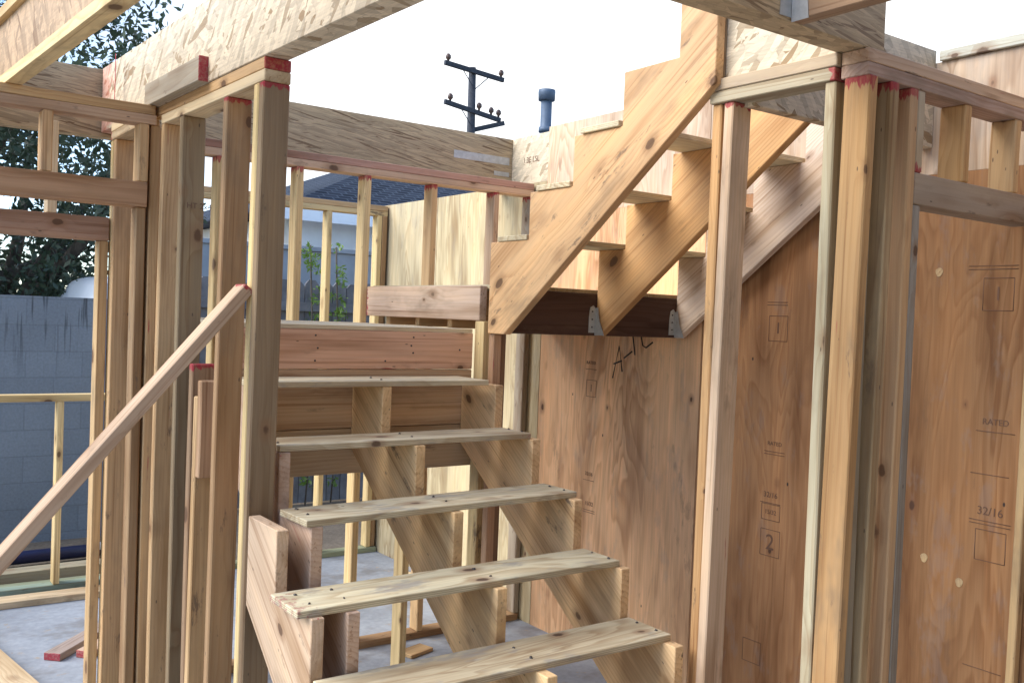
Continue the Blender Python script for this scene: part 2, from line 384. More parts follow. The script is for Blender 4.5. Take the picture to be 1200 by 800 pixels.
def text_on(name, s, pos, right, upv, height, parent, mat='ink'):
    cu = bpy.data.curves.new(name, 'FONT'); cu.body = s; cu.size = height * 1.4; cu.extrude = .0004; cu.align_x = 'CENTER'; cu.align_y = 'CENTER'
    t = bpy.data.objects.new(name, cu); dg = bpy.context.evaluated_depsgraph_get()
    COL.objects.link(t); bpy.context.view_layer.update()
    me = bpy.data.meshes.new_from_object(t.evaluated_get(bpy.context.evaluated_depsgraph_get()))
    bpy.data.objects.remove(t); me.materials.clear()
    x, y = Vector(right).normalized(), Vector(upv).normalized(); z = x.cross(y)
    o = new(name, me, M[mat], parent); seat(o, Matrix.Translation(up(pos)) @ Matrix((x, y, z)).transposed().to_4x4(), parent); return o
def stroke(name, pts, r, parent, mat='pen'):
    return tubes(name, [[(*p, r) for p in pts]], mat, parent, 6)

# ------------------------------------------------------------------ the ground
def sheet(name, x0, x1, y0, y1, z, mat, th=.1):
    me = box_mesh(x1 - x0, y1 - y0, th, 0); o = new(name, me, M[mat]); seat(o, Matrix.Translation(up(((x0 + x1) / 2, (y0 + y1) / 2, z - th / 2))), None); o['kind'] = 'structure'; return o
sheet('ground', -400, 400, -400, 400, -1.86, 'soil', .3)
sheet('concrete_slab', -5, 3.42, -6, 6.50, -1.80, 'concrete', .12)
FL = -1.80; PT = .79; PB = .714            # slab, top and underside of the doubled top plates

# ------------------------------------------------------------------ left stud wall beside the lower flight
def xl(y): return 1.095 - .035 * (y - 2.945)
w1 = thing('stud_wall', 'weathered brown stud wall with red topped end post, left of the lower stair flight', 'wall', (1.10, 3.45, FL))
YAW = .035
def w1stud(y0, z0, z1, col, paint=(0, 0), th=.038, dx=0, name='stud', w=.089, par=None):
    x = xl(y0 + th / 2) + dx
    return board(name, (x, y0, z0), (x + w, y0 + th, z1), par or w1, col, paint=paint, bow=.0025, yaw=YAW * .5)
e1 = w1stud(2.945, FL + .04, PB, (.265, .182, .105), (0, 1)); w1stud(2.985, FL + .04, PB, YEL)
w1stud(3.256, FL + .04, PB, BRN, (0, 1)); w1stud(3.68, FL + .04, PB, (.30, .22, .125), (0, 0)); w1stud(3.915, FL + .04, PB, FIR, (0, 0))
w1stud(3.455, FL + .04, -.33, FIR); w1stud(3.412, -.62, -.27, (.47, .30, .18))
w1stud(3.50, FL + .04, -.215, DRK, (0, 1))
for z0, z1, ya, yb, cc, pp in ((PB, PB + .0375, 2.93, 3.955, PALE, (0, 0)), (PB + .0385, PT, 2.93, 4.07, FIR, (1, 0))):
    xm = xl((ya + yb) / 2); board('top_plate', (xm, ya, z0), (xm + .089, yb, z1), w1, cc, paint=pp, yaw=YAW, plen=.012)
board('bottom_plate', (xl(3.4), 2.93, FL), (xl(3.4) + .089, 3.95, FL + .038), w1, GRN, yaw=YAW)
text_on('grade_stamp', '2 4 8', (1.140, 2.9435, -.176), (1, 0, 0), (0, 0, 1), .028, e1)
for dz in (-.135, -.215): stroke('pencil_line', [(1.10, 2.9445, dz), (1.180, 2.9445, dz + .003)], .0009, e1, 'ink')
text_on('grade_stamp', 'HT 2x4', (1.135, 3.678, .375), (1, 0, 0), (0, 0, 1), .022, w1)

# wall that leaves that corner to the left
w2 = thing('stud_wall', 'pinkish door header wall running left out of the picture from the red marked corner', 'wall', (.40, 4.0, FL))
board('top_plate', (-.9, 3.98, PB), (1.05, 4.069, PB + .0375), w2, PINK); board('top_plate', (-.9, 3.98, PB + .0385), (1.045, 4.069, PT), w2, FIR)
board('header', (-.62, 3.98, .383), (1.021, 4.069, .482), w2, (.50, .29, .16))
for x, z0, z1, cc in ((1.032, FL + .038, PB, FIR), (.983, FL + .038, .382, BRN), (.984, .483, PB, FIR), (.634, .483, PB, FIR), (.23, .483, PB, PINK), (-.62, FL + .038, .382, FIR), (-.66, FL + .038, PB, PALE)):
    board('stud', (x, 3.982, z0), (x + .038, 4.067, z1), w2, cc, bow=.001)
board('bottom_plate', (.975, 3.98, FL), (1.07, 4.069, FL + .038), w2, GRN, long=0)

# short return behind the corner
w1b = thing('stud_wall', 'short pale doubled stud return behind the left corner, capped by a red ended plate', 'wall', (1.05, 4.3, FL))
board('top_plate', (1.0, 4.08, PB), (1.089, 4.53, PB + .0375), w1b, PALE, paint=(0, 1)); board('top_plate', (1.0, 4.08, PB + .0385), (1.089, 4.53, PT), w1b, PALE)
for y, cc in ((4.492, YEL), (4.452, FIR)): board('stud', (1.002, y, FL + .038), (1.089, y + .038, PB), w1b, cc, bow=.002)
board('bottom_plate', (1.0, 4.08, FL), (1.089, 4.53, FL + .038), w1b, GRN)
board('corner_stud', (1.09, 4.08, FL), (1.128, 4.168, PB), w1b, FIR)

# ------------------------------------------------------------------ back stud wall
w3 = thing('stud_wall', 'long back stud wall with red stained stud tops behind the landing', 'wall', (2.2, 4.6, FL))
board('top_plate', (1.15, 4.55, PB), (3.366, 4.639, PB + .0375), w3, PINK); board('top_plate', (1.15, 4.55, PB + .0385), (3.366, 4.639, PT), w3, (.50, .30, .22))
for x, cc in ((1.14, FIR), (1.482, YEL), (1.884, YEL), (2.262, YEL), (2.672, FIR), (3.085, PINK), (3.338, GREY)):
    board('stud', (x, 4.552, FL + .04), (x + .038, 4.637, PB), w3, cc, paint=(0, 1), bow=.002, plen=.045)
board('bottom_plate', (1.15, 4.55, FL), (3.366, 4.639, FL + .038), w3, BRN)
# its left part beyond the opening
w3l = thing('stud_wall', 'flat grey brown header with one cripple stud, seen through the left wall opening', 'wall', (.4, 4.55, FL))
board('header', (-.9, 4.50, .268), (.997, 4.589, .371), w3l, (.42, .27, .18)); board('stud', (.744, 4.502, .372), (.782, 4.587, .765), w3l, PALE)
board('stud', (-.9, 4.502, FL), (-.862, 4.587, .267), w3l, FIR); board('stud', (.957, 4.502, FL), (.995, 4.587, .267), w3l, FIR); board('stud', (.3, 4.502, .372), (.338, 4.587, .765), w3l, PALE)

# farther wall and the sill wall
w7 = thing('stud_wall', 'farther stud wall with doubled plate seen between the back studs', 'wall', (3.0, 6.4, FL))
board('top_plate', (1.9, 6.38, PB), (3.37, 6.469, PB + .0375), w7, YEL); board('top_plate', (1.9, 6.38, PB + .0385), (3.37, 6.469, PT), w7, FIR)
for x, cc in ((1.95, YEL), (2.45, YEL), (2.885, YEL), (3.285, YEL), (3.325, BRN)): board('stud', (x, 6.382, FL + .04), (x + .038, 6.467, PB), w7, cc, bow=.003)
board('bottom_plate', (1.9, 6.38, FL), (3.37, 6.469, FL + .038), w7, GRN)
wh = thing('half_wall', 'low sill wall with one pale stud standing on a green treated plate at far left', 'wall', (.9, 6.4, FL))
board('sill_plate', (-.6, 6.38, -.625), (1.86, 6.469, -.583), wh, YEL)
for x in (.3, 1.142, 1.80): board('stud', (x, 6.382, FL + .04), (x + .038, 6.467, -.626), wh, YEL, bow=.002)
board('bottom_plate', (-.6, 6.38, FL), (1.86, 6.469, FL + .038), wh, (.25, .33, .26))
o = board('loose_plate', (-.6, 6.13, FL + .001), (1.6, 6.27, FL + .04), None, PALE, yaw=-.015); tag(o, 'pale board lying on the slab just in front of the sill wall', 'board', 'boards lying by the sill wall')
o = board('loose_plate', (-.4, 6.60, FL - .055), (1.7, 6.74, FL - .016), None, GRN, yaw=-.02); tag(o, 'greenish board lying flat right behind the sill wall', 'board', 'boards lying by the sill wall')
o = board('loose_plate', (-.4, 6.84, FL - .055), (1.75, 6.98, FL + .02), None, (.36, .32, .22), yaw=.01); tag(o, 'thick grey brown board nearest the dark blue pipe', 'board', 'boards lying by the sill wall')
pp = tubes('drain_pipe', [[(.2, 7.30, -1.80, .045), (1.0, 7.28, -1.79, .045), (1.9, 7.33, -1.80, .045)]], 'bluepipe', None, 12); tag(pp, 'dark blue plastic pipe lying along the foot of the block wall', 'pipe')
sc = thing('pipe_stub', 'small pipe stub with a white cap rising beside the blue pipe', 'pipe', (1.555, 7.12, -1.86)); tubes('stub', [[(1.555, 7.12, -1.86, .017), (1.555, 7.12, -1.745, .017)]], 'greywall', sc); tubes('cap', [[(1.555, 7.12, -1.746, .03), (1.555, 7.12, -1.70, .03)]], 'whitecap', sc)

# ------------------------------------------------------------------ right stud walls round the doorway
w4 = thing('stud_wall', 'right doorway wall with orange end stud, grey header and short cripple studs', 'wall', (2.8, 1.66, FL))
board('top_plate', (2.336, 1.62, PB), (3.366, 1.709, PB + .0375), w4, (.45, .31, .24), paint=(0, 0)); board('top_plate', (2.336, 1.62, PB + .0385), (3.366, 1.709, PT), w4, PINK, paint=(0, 0))
for x, z0, z1, cc, pa in ((2.334, FL + .038, PB, ORG, (0, 1)), (2.444, FL + .038, PB, (.50, .37, .21), (0, 1)), (2.548, FL + .038, PB, (.55, .36, .2), (0, 1)), (2.588, FL + .038, .378, (.33, .31, .27), (0, 0)), (2.588, .474, PB, GREY, (1, 0)), (2.847, .474, PB, ORG, (0, 0)), (3.153, .474, PB, FIR, (0, 0)), (3.335, FL + .038, PB - .002, FIR, (0, 0)), (2.384, FL + .038, PB - .002, (.26, .22, .16), (0, 0))):
    dy = .02 if x == 2.384 else 0
    board('stud', (x, 1.622 + dy, z0), (x + .038, 1.652 if x == 3.335 else 1.707, z1), w4, cc, paint=pa, bow=.0015, plen=.05)
board('header', (2.588, 1.62, .380), (3.333, 1.709, .472), w4, (.36, .29, .22))
board('bottom_plate', (2.334, 1.62, FL), (2.63, 1.709, FL + .038), w4, GRN)
w3a = thing('stud_wall', 'short wall of pale pink doubled studs carrying a mouldy plate, right of the upper flight', 'wall', (2.34, 1.95, FL))
board('top_plate', (2.315, 1.72, PB), (2.40, 2.185, PB + .0375), w3a, (.46, .40, .28), paint=(1, 0), yaw=.03, plen=.03); board('top_plate', (2.312, 1.712, PB + .0385), (2.40, 2.185, PT), w3a, (.50, .40, .27), yaw=.03)
board('stud', (2.330, 1.715, FL + .038), (2.415, 1.752, PB), w3a, (.52, .46, .30), bow=.001)
board('stud', (2.320, 2.104, FL + .038), (2.409, 2.142, PB), w3a, (.62, .455, .31), paint=(0, 1), bow=.001); board('stud', (2.322, 2.145, FL + .038), (2.409, 2.183, PB), w3a, ORG, bow=.001)
board('bottom_plate', (2.32, 1.712, FL), (2.41, 2.19, FL + .038), w3a, GRN)

# ------------------------------------------------------------------ plywood walls
XW = 3.380; ORP = (.43, .228, .104); LIT_PLY = (.56, .42, .30)  # upper sheets get a paler tone: open-sky light put into their colour
pw = thing('plywood_wall', 'tall brown plywood wall with ink stamps and handwriting behind the upper stair flight', 'wall', (XW, 2.8, FL))
def ply(y0, y1, z0, z1, col, par, x=XW, th=.012):
    return board('plywood_sheet', (x, y0 + .0012, z0 + .0002), (x + th, y1 - .0012, z1 - .0002), par, col, 'ply', bevel=.001, long=2)
sA = ply(3.182, 4.447, FL, .60, (.70, .43, .24), pw); ply(3.182, 4.447, .60, 1.114, LIT_PLY, pw)
sB = ply(2.15, 3.182, FL, .60, ORP, pw); ply(2.15, 3.182, .60, 1.114, LIT_PLY, pw)
sC = ply(.60, 2.15, FL, .60, (.31, .163, .072), pw); ply(.60, 2.15, .60, 1.02, LIT_PLY, pw)  # lower sheets darken to the right: the dim corner is put into their colour
board('cap_plate', (3.362, .6, 1.0205), (3.45, 2.03, 1.058), pw, (.45, .45, .36))
for y in (.75, 1.35, 2.131, 2.55, 3.163, 3.75, 4.40): board('outer_stud', (3.394, y, FL), (3.483, y + .038, 1.018), pw, FIR)
pf = thing('plywood_wall', 'sunlit pale yellow plywood wall seen beyond the back studs', 'wall', (XW, 5.5, FL))
ply(4.449, 5.67, FL, .80, (.56, .475, .29), pf); ply(5.67, 6.47, FL, .80, (.57, .49, .31), pf); board('cap_plate', (3.394, 4.66, .763), (3.483, 6.47, .80), pf, PALE)
for y in (4.70, 5.3, 5.65, 6.40): board('outer_stud', (3.394, y, FL), (3.483, y + .038, .76), pf, FIR)
# writing and stamps (right edge runs towards -Y as seen from inside)
RX, UZ = (0, -1, 0), (0, 0, 1); xs = XW - .0012
for k, pts in enumerate(([(3.805, -.30), (3.762, -.130), (3.733, -.262)], [(3.800, -.225), (3.738, -.205)], [(3.722, -.190), (3.662, -.152)], [(3.664, -.055), (3.640, -.170)], [(3.604, -.055), (3.585, -.118), (3.560, -.128), (3.512, -.098)])):
    stroke('pen_stroke', [(xs + .0008, y, z) for y, z in pts], .0042, sA)
def frame_stamp(y, z, w, h, par, txt=None, hh=.05):
    for a, b in (((y + w, z + h), (y - w, z + h)), ((y - w, z + h), (y - w, z - h)), ((y - w, z - h), (y + w, z - h)), ((y + w, z - h), (y + w, z + h))):
        stroke('stamp_line', [(xs + .001, *a), (xs + .001, *b)], .0014, par, 'ink')
    if txt: text_on('grade_stamp', txt, (xs, y, z), RX, UZ, hh, par)
def lines_stamp(y, z, w, par, txt=None, hh=.022, n_=1):
    for i in range(n_): stroke('stamp_line', [(xs + .001, y + w, z - .035 - i * .012), (xs + .001, y - w, z - .035 - i * .012)], .0015, par, 'ink')
    if txt: text_on('grade_stamp', txt, (xs, y, z), RX, UZ, hh, par)
lines_stamp(2.742, .146, .055, sB, None, .014, 2); frame_stamp(2.733, -.004, .050, .055, sB, '1', .05); lines_stamp(2.723, -.51, .055, sB, 'RATED', .018, 2)
lines_stamp(2.733, -.737, .055, sB, '32/16', .024); frame_stamp(2.729, -.812, .05, .035, sB, '15/32', .02); frame_stamp(2.726, -.947, .052, .058, sB, '2', .07); frame_stamp(2.801, -1.45, .05, .05, sB)
lines_stamp(1.793, .286, .09, sC, None, .016, 2); frame_stamp(1.77, .149, .055, .058, sC, '1', .05); lines_stamp(1.756, -.307, .07, sC, 'RATED', .022); lines_stamp(1.769, -.461, .07, sC, None); lines_stamp(1.76, -.628, .075, sC, '32/16', .03, 2); frame_stamp(1.754, -.75, .055, .055, sC); lines_stamp(1.762, -1.16, .07, sC, None)
lines_stamp(3.984, -.231, .045, sA, 'RATED', .018); frame_stamp(3.976, -.37, .04, .045, sA, '1', .04); lines_stamp(3.968, -.836, .045, sA, '32/16', .02); lines_stamp(3.957, -.998, .05, sA, '15/32', .022, 2)
for y, z in ((1.997, .231), (2.001, -.846), (1.86, -.905)):
    V, F = [], []
    for i in range(14):
        t = 2 * math.pi * i / 14
        for xo in (XW - .002, XW + .002): V.append(up((xo, y + .014 * math.cos(t) * (1 + .15 * math.sin(3 * t)), z + .017 * math.sin(t))))
    F = [tuple(2 * i for i in range(14)), tuple(2 * i + 1 for i in range(14))[::-1]] + [(2 * i, 2 * i + 1, (2 * i + 3) % 28, (2 * i + 2) % 28) for i in range(14)]
    mesh_at('veneer_plug', V, F, 'lumber', sC if y < 2.15 else sB, color=(.50, .36, .20))

# ------------------------------------------------------------------ lower flight
RUN, RISE = .26914, .19; NY, NZ = 2.1603, -1.0429
def nose(k): return NY + RUN * k, NZ + RISE * k
lf = thing('stair_flight', 'lower stair flight of five loose plywood treads on sawn stringers', 'stairs', (1.7, 2.6, FL))
def low_poly(kmax, yend):
    P = [(nose(-3)[0], FL)]
    for k in range(-3, kmax + 1):
        y, z = nose(k); P.append((y, z)); P.append((min(nose(k + 1)[0], yend), z))
    P[-1] = (yend, nose(kmax)[1])
    lo = lambda y: -1.127 + .7065 * (y - 2.680)
    P.append((yend, lo(yend))); P.append((2.680 + (FL + 1.127) / .7065, FL)); return P
SD = (0, RUN, RISE)
for x0, kk, ye, cc in ((2.236, 4, 3.497, (.72, .49, .26)), (1.715, 4, 3.497, (.72, .50, .26)), (1.202, 4, 3.497, (.48, .35, .26)), (1.092, 2, 2.935, (.55, .40, .27))):
    plate('stringer', low_poly(kk, ye), 0, x0, x0 + .039, lf, cc, longv=SD)
TL = (.64, .56, .38)
for k, x0, x1, y0, y1, yaw, pa in ((0, 1.098, 2.270, 2.215, 2.420, .0, (0, 0)), (1, 1.055, 2.252, 2.452, 2.648, .012, (.55, 0)), (2, 1.182, 2.278, 2.720, 2.915, .040, (0, 0)), (3, 1.205, 2.243, 2.985, 3.185, .012, (0, .45)), (4, 1.205, 2.200, 3.235, 3.480, .0, (0, 0))):
    z = NZ + RISE * k + .001
    t = board('tread', (x0, y0, z), (x1, y1, z + .021), lf, TL, 'treadply', yaw=yaw, bevel=.0015, paint=pa, plen=.16, seg=3)

for k, sx in ((0, (1.115, 1.735, 2.25)), (1, (1.112, 1.225, 1.735, 2.235)), (2, (1.222, 1.735, 2.25)), (3, (1.225, 1.735, 2.23)), (4, (1.735,))):
    y0 = (2.27, 2.50, 2.78, 3.04, 3.29)[k]; z = NZ + RISE * k + .022
    for x in sx:
        for dy in (0, .09): tubes('nail_head', [[(x + random.uniform(-.006, .006), y0 + dy + random.uniform(-.012, .012), z - .001, .0048), (x, y0 + dy, z + .0012, .0048)]], 'nail', lf, 7)
# ------------------------------------------------------------------ split landing
ld = thing('stair_landing', 'split landing of pink rim boards and plywood decks between the two flights', 'landing', (2.2, 3.9, FL))
rim = board('rim_board', (1.20, 3.500, -.233), (2.288, 3.538, -.076), ld, (.70, .43, .29))
board('rim_board', (1.20, 3.501, -.280), (2.288, 3.538, -.236), ld, (.60, .40, .24)); board('ledger', (1.20, 3.500, -.470), (2.40, 3.538, -.284), ld, (.62, .43, .28)); board('ledger', (1.20, 3.502, -.655), (2.40, 3.538, -.473), ld, (.56, .42, .27))
board('deck_sheet', (1.20, 3.502, -.075), (2.285, 4.548, -.058), ld, TL, 'ply', bevel=.001)
board('rim_board', (2.289, 3.46, -.020), (2.327, 4.535, .132), ld, (.70, .51, .38), paint=(0, .7))
board('deck_sheet', (2.330, 3.322, .121), (3.372, 4.548, .138), ld, TL, 'ply', bevel=.001)
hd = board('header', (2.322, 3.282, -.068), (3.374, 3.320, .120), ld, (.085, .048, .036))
for y in (3.75, 4.05, 4.35): board('joist', (2.330, y, -.06), (3.372, y + .038, .119), ld, FIR)
for x in (1.5, 1.9): board('joist', (x, 3.54, -.26), (x + .038, 4.545, -.077), ld, FIR)
for x0, x1, y0, y1, zt, cc in ((2.292, 2.330, 3.425, 3.495, -.022, YEL), (2.333, 2.395, 3.40, 3.49, -.07, (.26, .17, .11)), (2.290, 2.330, 3.342, 3.38, -.075, (.52, .33, .2))):
    board('post', (x0, y0, FL), (x1, y1, zt), ld, cc, long=2)
board('post', (2.325, 4.12, FL), (2.363, 4.209, -.10), ld, YEL, long=2)
for i, (x, dz) in enumerate(((1.55, -.10), (1.55, -.15), (1.55, -.20), (1.98, -.10), (1.98, -.135), (1.98, -.165), (2.22, -.15), (1.28, -.16), (1.86, -.20))):
    tubes('nail_head', [[(x + .01 * (i % 2), 3.5005, dz, .004), (x + .01 * (i % 2), 3.498, dz, .004)]], 'nail', rim, 6)
for x in (2.797, 3.297):        # joist hangers at the feet of the stringers: folded strap with two bent ears
    b = .012
    h = plate('joist_hanger', [(x - .040, -.055), (x - .004, -.055), (x - .004, .055), (x - .016, .068), (x - .034, .058), (x - .040, .02)], 1, 3.2785, 3.2805, ld, None, 'galv', longv=(0, 0, 1), bevel=0)
    plate('joist_hanger', [(3.215, -.066), (3.279, -.066), (3.279, .055), (3.262, .060), (3.25, .0)], 0, x - .0045, x - .0025, ld, None, 'galv', longv=(0, 0, 1), bevel=0)
    for dz in (-.03, .005, .04): tubes('nail_head', [[(x - .022, 3.2788, dz, .004), (x - .022, 3.276, dz, .004)]], 'nail', h, 6)

# ------------------------------------------------------------------ upper flight
uf = thing('stair_flight', 'upper stair flight of three orange stringers climbing right along the plywood wall', 'stairs', (2.8, 2.8, -.07))
URUN = .26856
def unose(j): return 3.376 - URUN * j, .314 + RISE * j
def up_poly(heel):
    lo = lambda y: -.070 + .752 * (3.257 - y)
    P = [(3.257, -.070), (heel, -.070)]
    if heel > 3.3: P = [(3.257, -.072), (heel, -.072)]
    for j in range(0, 4):
        y, z = unose(j)
        if j == 0 and heel < 3.3: P.append((heel, z))
        else: P.append((y, z))
        P.append((unose(j + 1)[0], z))
    P.append((unose(4)[0], 1.068)); P.append((2.137, 1.068)); P.append((2.137, lo(2.137))); return P
UD = (0, -URUN, RISE)
for x0, heel, cc in ((2.279, 3.376, (.72, .45, .235)), (2.800, 3.2795, (.70, .42, .19)), (3.300, 3.2795, (.66, .53, .41))):  # last stringer is whitish: sky light on it is put into its colour
    plate('stringer', up_poly(heel), 0, x0, x0 + .038, uf, cc, longv=UD)
for j, y0, y1 in ((0, 3.118, 3.322), (1, 2.852, 3.062), (2, 2.585, 2.795)):
    z = unose(j)[1] + .001; board('tread', (2.276 - .004 * j, y0, z), (3.362, y1, z + .021), uf, TL, 'ply', yaw=.004 * j, bevel=.0015)

# ------------------------------------------------------------------ beams and joists
b1 = board('strand_beam', (1.055, .10, PT + .001), (1.140, 4.815, 1.090), None, None, 'osb', yaw=.040, paint=(0, .8), plen=.5); tag(b1, 'long bright strand lumber beam resting on the left stud wall', 'beam')
b1.location.x = 1.136 - .040 * (2.4575 - 2.945) ; b1.location.x = 1.137 + .0175
ln = plate('chalk_line', [(4.455, .80), (4.465, .80), (4.468, 1.085), (4.458, 1.085)], 0, -.0005, .0005, None, None, 'redpaint', bevel=0)
ln.parent = b1; ln.matrix_basis = b1.matrix_basis.inverted() @ Matrix.Translation(Vector((1.055 + .0205 - .04 * (4.46 - 2.4575) - .001, 4.46, Z0 + .942))) @ ln.matrix_basis.to_3x3().to_4x4()
bb = board('strand_beam', (-.9, 4.83, PT - .015), (3.432, 4.918, 1.090), None, None, 'psl'); tag(bb, 'grey brown strand beam lying along the back wall under the utility pole', 'beam')
for x0, x1, z0, z1 in ((2.972, 3.372, .928, .974), (3.262, 3.374, .858, .885)): board('steel_strap', (x0, 4.8275, z0), (x1, 4.8285, z1), bb, None, 'galv', bevel=0)
b3 = board('strand_beam', (1.175, 1.632, PT + .001), (2.425, 1.721, 1.090), None, None, 'psl'); tag(b3, 'dark strand beam overhead carrying a hung joist, ending at the right corner post', 'beam')
r1 = board('rim_joist', (2.330, 1.724, PT + .001), (2.362, 2.143, 1.090), None, None, 'osb'); tag(r1, 'short pale strand rim joist on the mouldy plate beside the upper stringer top', 'rim joist')
board('end_block', (2.331, 2.146, PT + .001), (2.369, 2.184, 1.085), r1, PALE, long=2)
r2 = board('rim_joist', (2.372, 2.05, .70), (3.378, 2.094, 1.065), None, None, 'osb', long=0); tag(r2, 'shaded bluish strand header at the stair top, spanning to the plywood wall', 'rim joist')
r3 = board('rim_joist', (3.394, 4.449, PT + .012), (3.432, 4.8285, 1.092), None, None, 'osb'); tag(r3, 'stamped strand rim joist at the far back corner next to the steel straps', 'rim joist')
text_on('grade_stamp', '1.3E LSL', (3.3928, 4.63, .945), RX, UZ, .034, r3)
text_on('grade_stamp', '3600F 1.7E', (xl(3.75) - .030, 3.75, 1.02), (.0, -1, 0), UZ, .035, b1); text_on('grade_stamp', '1.3E 22', (xl(4.5) - .0285, 4.5, .985), (.035, -1, 0), UZ, .03, b1)
ij = thing('i_joist', 'wooden I joist with strand web crossing the upper left corner overhead', 'joist', (.62, 2.6, PT))
for nm, z0, z1, x0, x1, mt, cc in (('flange', PT + .001, PT + .039, .595, .653, 'lumber', YEL), ('web', PT + .039, 1.052, .619, .629, 'osbweb', None), ('flange', 1.052, 1.090, .595, .653, 'lumber', YEL)):
    board(nm, (x0, .3, z0), (x1, 4.80, z1), ij, cc, mt, yaw=.062, bevel=.001)
hj = thing('joist', 'brown joist hung by a steel hanger from the overhead beam at top right', 'joist', (2.035, .6, PT))
board('timber', (2.012, -.6, PT + .003), (2.058, 1.630, 1.088), hj, (.33, .21, .125))
plate('joist_hanger', [(1.965, PT + .012), (2.011, PT + .012), (2.011, 1.06), (1.98, 1.06)], 1, 1.629, 1.631, hj, None, 'galv', longv=(0, 0, 1), bevel=0)
plate('joist_hanger', [(1.575, PT), (1.628, PT), (1.628, 1.05), (1.600, 1.05)], 0, 2.009, 2.011, hj, None, 'galv', longv=(0, 0, 1), bevel=0)
sb = board('blocking', (1.028, 3.42, PT + .001), (1.066, 4.05, PT + .09), None, (.42, .36, .27), paint=(1, 0), plen=.006, yaw=.035); tag(sb, 'short grey two by four with a red painted end lying against the left beam', 'board')
br = beam_between('brace', (-.485, 3.02, -1.785), (1.088, 3.02, .062), .089, .038, None, (.54, .39, .26), upv=(0, 1, 0), paint=(0, 1), plen=.02); tag(br, 'diagonal pinkish brace rising to the left end post', 'brace')

# ------------------------------------------------------------------ loose things on the slab
for A, B, cc, lab, pa in (((.925, 5.14, FL + .02), (1.75, 6.02, FL + .02), (.36, .29, .25), 'dark two by four on the slab, left of two with red painted ends', (1, 0)), ((1.065, 5.10, FL + .02), (1.85, 5.83, FL + .02), (.52, .37, .27), 'paler two by four on the slab, right of two with red painted ends', (1, 0))):
    o = beam_between('loose_board', A, B, .089, .038, None, cc, upv=(1, -1, 0), paint=pa, plen=.004); tag(o, lab, 'board', 'red ended boards on the slab')
o = beam_between('plank', (.78, 4.45, FL + .03), (.52, 6.1, FL + .03), .14, .038, None, PALE, upv=(1, 0, 0)); tag(o, 'pale plank on the slab in the lower left corner', 'plank')
for (x, y, w, d, yw, cc, lab) in ((2.56, 4.36, .17, .10, .3, FIR, 'small plywood offcut on the slab under the landing'), (2.62, 5.30, .75, .14, .75, PINK, 'reddish plank on the slab beyond the back wall'), (3.05, 5.55, .55, .12, .5, PALE, 'pale plank on the slab beyond the back wall')):
    o = board('offcut', (x - w / 2, y - d / 2, FL + .001), (x + w / 2, y + d / 2, FL + .02), None, cc, 'ply' if w < .3 else 'lumber', yaw=yw); tag(o, lab, 'offcut', 'wood scraps on the slab')
o = board('offcut', (1.95, 2.72, FL + .001), (2.25, 2.84, FL + .039), None, PINK, yaw=.3); tag(o, 'short wood block on the slab under the bottom tread', 'offcut', 'wood scraps on the slab')

# ------------------------------------------------------------------ beyond the building
bw = thing('block_wall', 'grey painted concrete block wall with dark drip stains at left', 'wall', (-1.8, 8.05, -1.86))
V = [up((x, y, z)) for x in (-7.5, 2.35) for y in (8.0, 8.2) for z in (-1.9, .021)]
me_F = [(0, 1, 3, 2), (4, 6, 7, 5), (0, 4, 5, 1), (2, 3, 7, 6), (1, 5, 7, 3), (0, 2, 6, 4)]
mesh_at('block_courses', V, me_F, 'block', bw, origin=up((0, 8.0, .0)))
fn = thing('board_fence', 'weathered grey dog eared board fence behind the back studs', 'fence', (4.5, 8.5, -1.86))
x = 2.5
while x < 9:
    h = .26 + random.uniform(-.015, .02); w_ = .135
    plate('fence_board', [(x, -1.84), (x + w_, -1.84), (x + w_, h - .04), (x + w_ - .035, h), (x + .035, h), (x, h - .04)], 1, 8.50, 8.52, fn, None, 'fence', longv=(0, 0, 1) if False else (1, 0, 0), bevel=0); x += w_ + .008
for z in (-.02, -1.2): board('rail', (2.5, 8.455, z), (9, 8.498, z + .085), fn, None, 'fence')
gw = thing('garden_wall', 'plain grey rendered wall standing behind the board fence', 'wall', (5, 9.6, -1.86)); board('wall_panel', (2.6, 9.6, -1.88), (9.5, 9.75, .62), gw, None, 'greywall')
board('coping', (2.58, 9.57, .622), (9.52, 9.78, .67), gw, None, 'greywall')
# neighbour's house: walls, hipped shingle roof, fascia, window
hs = thing('house', 'neighbouring house with dark shingle hip roof and pale walls', 'house', (9.5, 15, -1.86))
x0, x1, y0, y1 = 5.24, 16.5, 12.5, 20; ez = 1.34
board('wall', (x0, y0, -1.88), (x1, y1, ez - .02), hs, None, 'stucco', bevel=.01)
ov = .45; rz = ez + 2.0; hy = (y0 + y1) / 2; ins = (y1 - y0) / 2 + ov
V = [up(p) for p in ((x0 - ov, y0 - ov, ez), (x1 + ov, y0 - ov, ez), (x1 + ov, y1 + ov, ez), (x0 - ov, y1 + ov, ez), (x0 - ov + ins * 1.112, hy, rz), (x1 + ov - ins * .8, hy, rz), (x0 - ov, y0 - ov, ez - .02), (x1 + ov, y0 - ov, ez - .02), (x1 + ov, y1 + ov, ez - .02), (x0 - ov, y1 + ov, ez - .02))]
rf = mesh_at('roof', V, [(0, 1, 5, 4), (1, 2, 5), (2, 3, 4, 5), (3, 0, 4), (6, 9, 8, 7), (0, 6, 7, 1), (1, 7, 8, 2), (2, 8, 9, 3), (3, 9, 6, 0)], 'shingle', hs)
board('fascia', (x0 - ov, y0 - ov - .03, ez - .16), (x1 + ov, y0 - ov - .002, ez + .005), hs, None, 'fascia')
board('window', (8.2, y0 - .03, -.4), (9.4, y0 + .02, .8), hs, None, 'glass'); board('window', (5.55, y0 - .03, -.6), (6.4, y0 + .02, .35), hs, None, 'glass')
